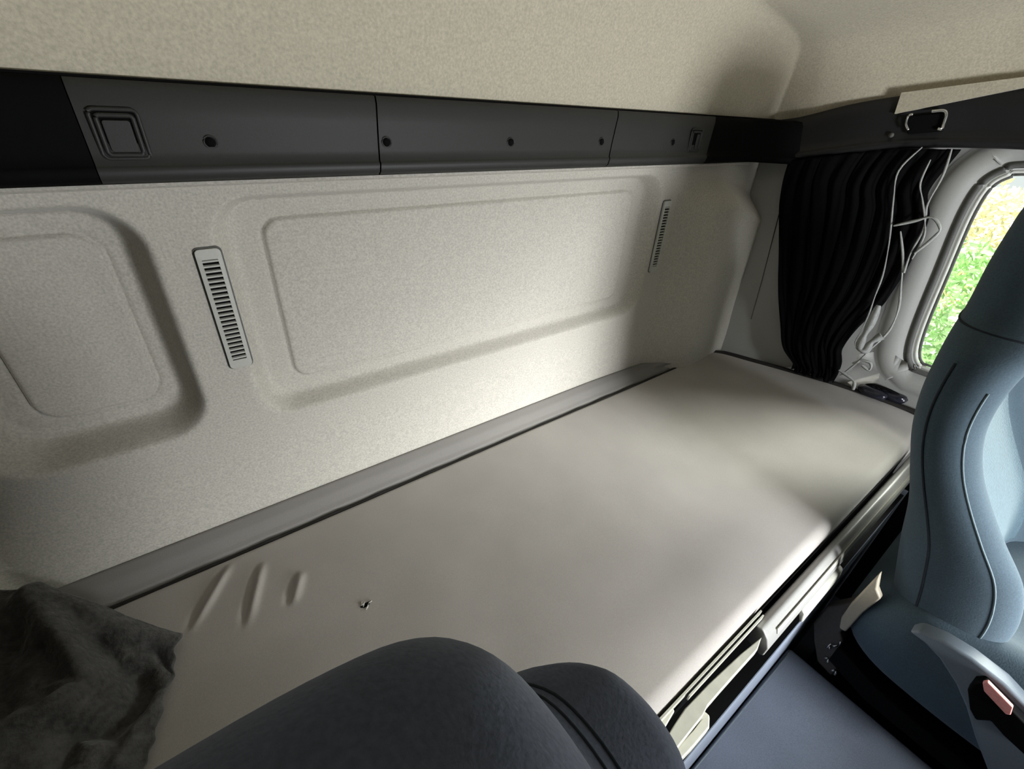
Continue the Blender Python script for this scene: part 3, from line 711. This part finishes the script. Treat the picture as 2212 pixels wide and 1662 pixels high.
# little fittings on the mattress end
fb = empty('belt_anchor', (1.70, 0.26, 0.86)); tag(fb, 'small glossy blue-black plastic fitting on the mattress end below the window', 'fitting')
M_GLOSS = mat('gloss_black', (0.012, 0.013, 0.022), 0.22, spec=0.6, n1=(90, 0.1))
def onm(px, py, z=0.868): return at(px, py, 2, z)
for (a, b, nm) in (((1868, 838), (1902, 858), 'buckle_body'), ((1908, 842), (1948, 868), 'retractor_cover')):
    c = (onm(*a) + onm(*b)) / 2
    bm = bmesh.new(); bmesh.ops.create_icosphere(bm, subdivisions=3, radius=1)
    for v in bm.verts:
        d = 1.0 + 0.18 * noise.noise(v.co * 2.2 + Vector((len(nm), 0, 0)))
        v.co = Vector((math.copysign(abs(v.co.x) ** 0.6, v.co.x) * 0.022, math.copysign(abs(v.co.y) ** 0.6, v.co.y) * 0.040, math.copysign(abs(v.co.z) ** 0.7, v.co.z) * 0.014)) * d + c
    from_bm(nm, bm, M_GLOSS, fb)
bm = bmesh.new(); bm_tube(bm, catmull([onm(1862, 835), onm(1885, 832, 0.885), onm(1925, 845, 0.885), onm(1950, 862, 0.87)], 6), 0.005, 8); from_bm('strap_loop', bm, M_BLACK, fb)

# ------------------------------------------------------------------ left curtain, its foot thrown over the mattress
def poly_d(x, y, P):
    best = 9
    for a, b in zip(P, P[1:]):
        ab = b - a; t = min(max(((x - a.x) * ab.x + (y - a.y) * ab.y) / (ab.x ** 2 + ab.y ** 2), 0), 1)
        best = min(best, math.hypot(x - a.x - ab.x * t, y - a.y - ab.y * t))
    return best
FOLDS = [([(95, 1330), (160, 1420), (190, 1480), (150, 1540), (60, 1600), (-20, 1660)], 0.030, 0.020),
         ([(110, 1300), (250, 1362), (395, 1380)], 0.010, 0.014),
         ([(400, 1385), (385, 1470), (350, 1560), (320, 1650)], 0.008, 0.012),
         ([(215, 1400), (250, 1440)], -0.014, 0.012),
         ([(278, 1450), (295, 1500), (230, 1570), (160, 1600), (140, 1662)], -0.024, 0.015),
         ([(330, 1400), (360, 1450)], -0.006, 0.005),
         ([(120, 1430), (175, 1500), (110, 1555)], -0.016, 0.012),
         ([(330, 1490), (290, 1560), (250, 1640)], 0.012, 0.010),
         ([(60, 1400), (20, 1500), (30, 1600)], -0.02, 0.02)]
FOLDS = [([at(a, b, 2, 0.89) for a, b in P], h, w_) for P, h, w_ in FOLDS]
def lc(u, v):
    # v: 0 hanging top .. 1 free edge on the mattress ; u: 0 near the camera .. 1 towards the rear wall
    keys_x = [(0, -0.44), (0.45, -0.43), (0.62, -0.385), (0.78, -0.30), (0.9, -0.22), (1.0, -0.150)]
    keys_z = [(0, 1.52), (0.45, 1.02), (0.58, 0.935), (0.70, 0.905), (0.85, 0.885), (1.0, 0.862)]
    x = smooth_keys(keys_x, v); z = smooth_keys(keys_z, v)
    yr = lerp_keys([(0, 0.70), (0.5, 0.74), (0.62, 0.80), (0.78, 0.755), (1.0, 0.605)], v)
    yn = lerp_keys([(0, 0.28), (0.6, 0.27), (1.0, 0.375)], v)
    y = yn + (yr - yn) * u
    xshift = -0.075 * (1 - u) * sst(0.7, 1, v)
    f = sst(0.35, 0.65, v)
    ph = u * 5.2 * math.pi + v * 2.0
    z += f * 0.028 * sst(1.0, 0.85, v)
    xx = x - 0.075 * (1 - u) * sst(0.7, 1, v)
    for P, h, w_ in FOLDS: z += f * h * math.exp(-(poly_d(xx, y, P) / w_) ** 2)
    z = max(z, 0.856) + 0.0025 * noise.noise(Vector((x * 60, y * 60, 2)))
    x += (1 - f) * 0.02 * math.sin(u * 40) + xshift + 0.006 * noise.noise(Vector((u * 14, v * 3, 5))) * sst(0.8, 1, v)
    return (max(x, wall_xl(y) + 0.012), y, z)
lcur = grid('window_curtain', 200, 220, lc, M_CURT2); solid(lcur, 0.002)
tag(lcur, 'worn charcoal curtain foot crumpled over the left end of the mattress', 'curtain', 'sleeper window curtains')

# ------------------------------------------------------------------ outdoors
M_GROUND = mat('lane', (0.7, 0.69, 0.66), 0.9, n1=(3, 0.15), n2=(0.5, 0.1))
bm = bmesh.new(); bm_box(bm, -30, 40, -30, 30, -1.12, -1.05)
tag(from_bm('ground', bm, M_GROUND, smooth=False), 'pale sunlit lane outside', None, None, 'structure')
def shrub(name, label, cat, cx, cy_, z0, rx, ry, rz, n, size, m, seed):
    rnd = random.Random(seed); vs = []; fs = []
    for k in range(n):
        th = rnd.random() * 2 * math.pi; ph = math.acos(1 - 2 * rnd.random() * 0.95); r = 0.72 + 0.33 * rnd.random()
        d = Vector((math.sin(ph) * math.cos(th), math.sin(ph) * math.sin(th), math.cos(ph)))
        r *= 1 + 0.16 * noise.noise(d * 3 + Vector((seed, 0, 0)))
        c = Vector((cx + d.x * rx * r, cy_ + d.y * ry * r, z0 + max(d.z * rz * r, -rz * 0.9)))
        a = Vector((rnd.gauss(0, 1), rnd.gauss(0, 1), rnd.gauss(0, 1))).normalized(); b = a.orthogonal().normalized(); s = size * (0.6 + rnd.random())
        i = len(vs); vs += [c - a * s, c + b * s * 0.45, c + a * s, c - b * s * 0.45]; fs.append((i, i + 1, i + 2, i + 3))
    # branching core so that no light falls straight through
    me = bpy.data.meshes.new(name); me.from_pydata([tuple(v) for v in vs], [], fs)
    return tag(link(name, me, m, smooth=False), label, cat)
M_L1 = leaf_mat('leaf_green', (0.42, 0.62, 0.27)); M_L2 = leaf_mat('leaf_yellow', (0.80, 0.72, 0.45)); M_L3 = leaf_mat('leaf_pale', (0.6, 0.72, 0.45))
shrub('hedge', 'bright green hedge seen through the side window', 'hedge', 7.0, 0.6, -0.4, 1.2, 3.2, 0.95, 20000, 0.045, M_L1, 3)
shrub('flowering_shrub', 'yellowish shrub above the green hedge outside the window', 'shrub', 10.0, 1.2, 0.0, 1.2, 2.2, 0.95, 9000, 0.05, M_L2, 5)
shrub('tree', 'pale leafy tree branch at the top of the side window', 'tree', 14.0, 1.6, 1.9, 2.0, 3.0, 0.8, 3000, 0.14, M_L3, 9)
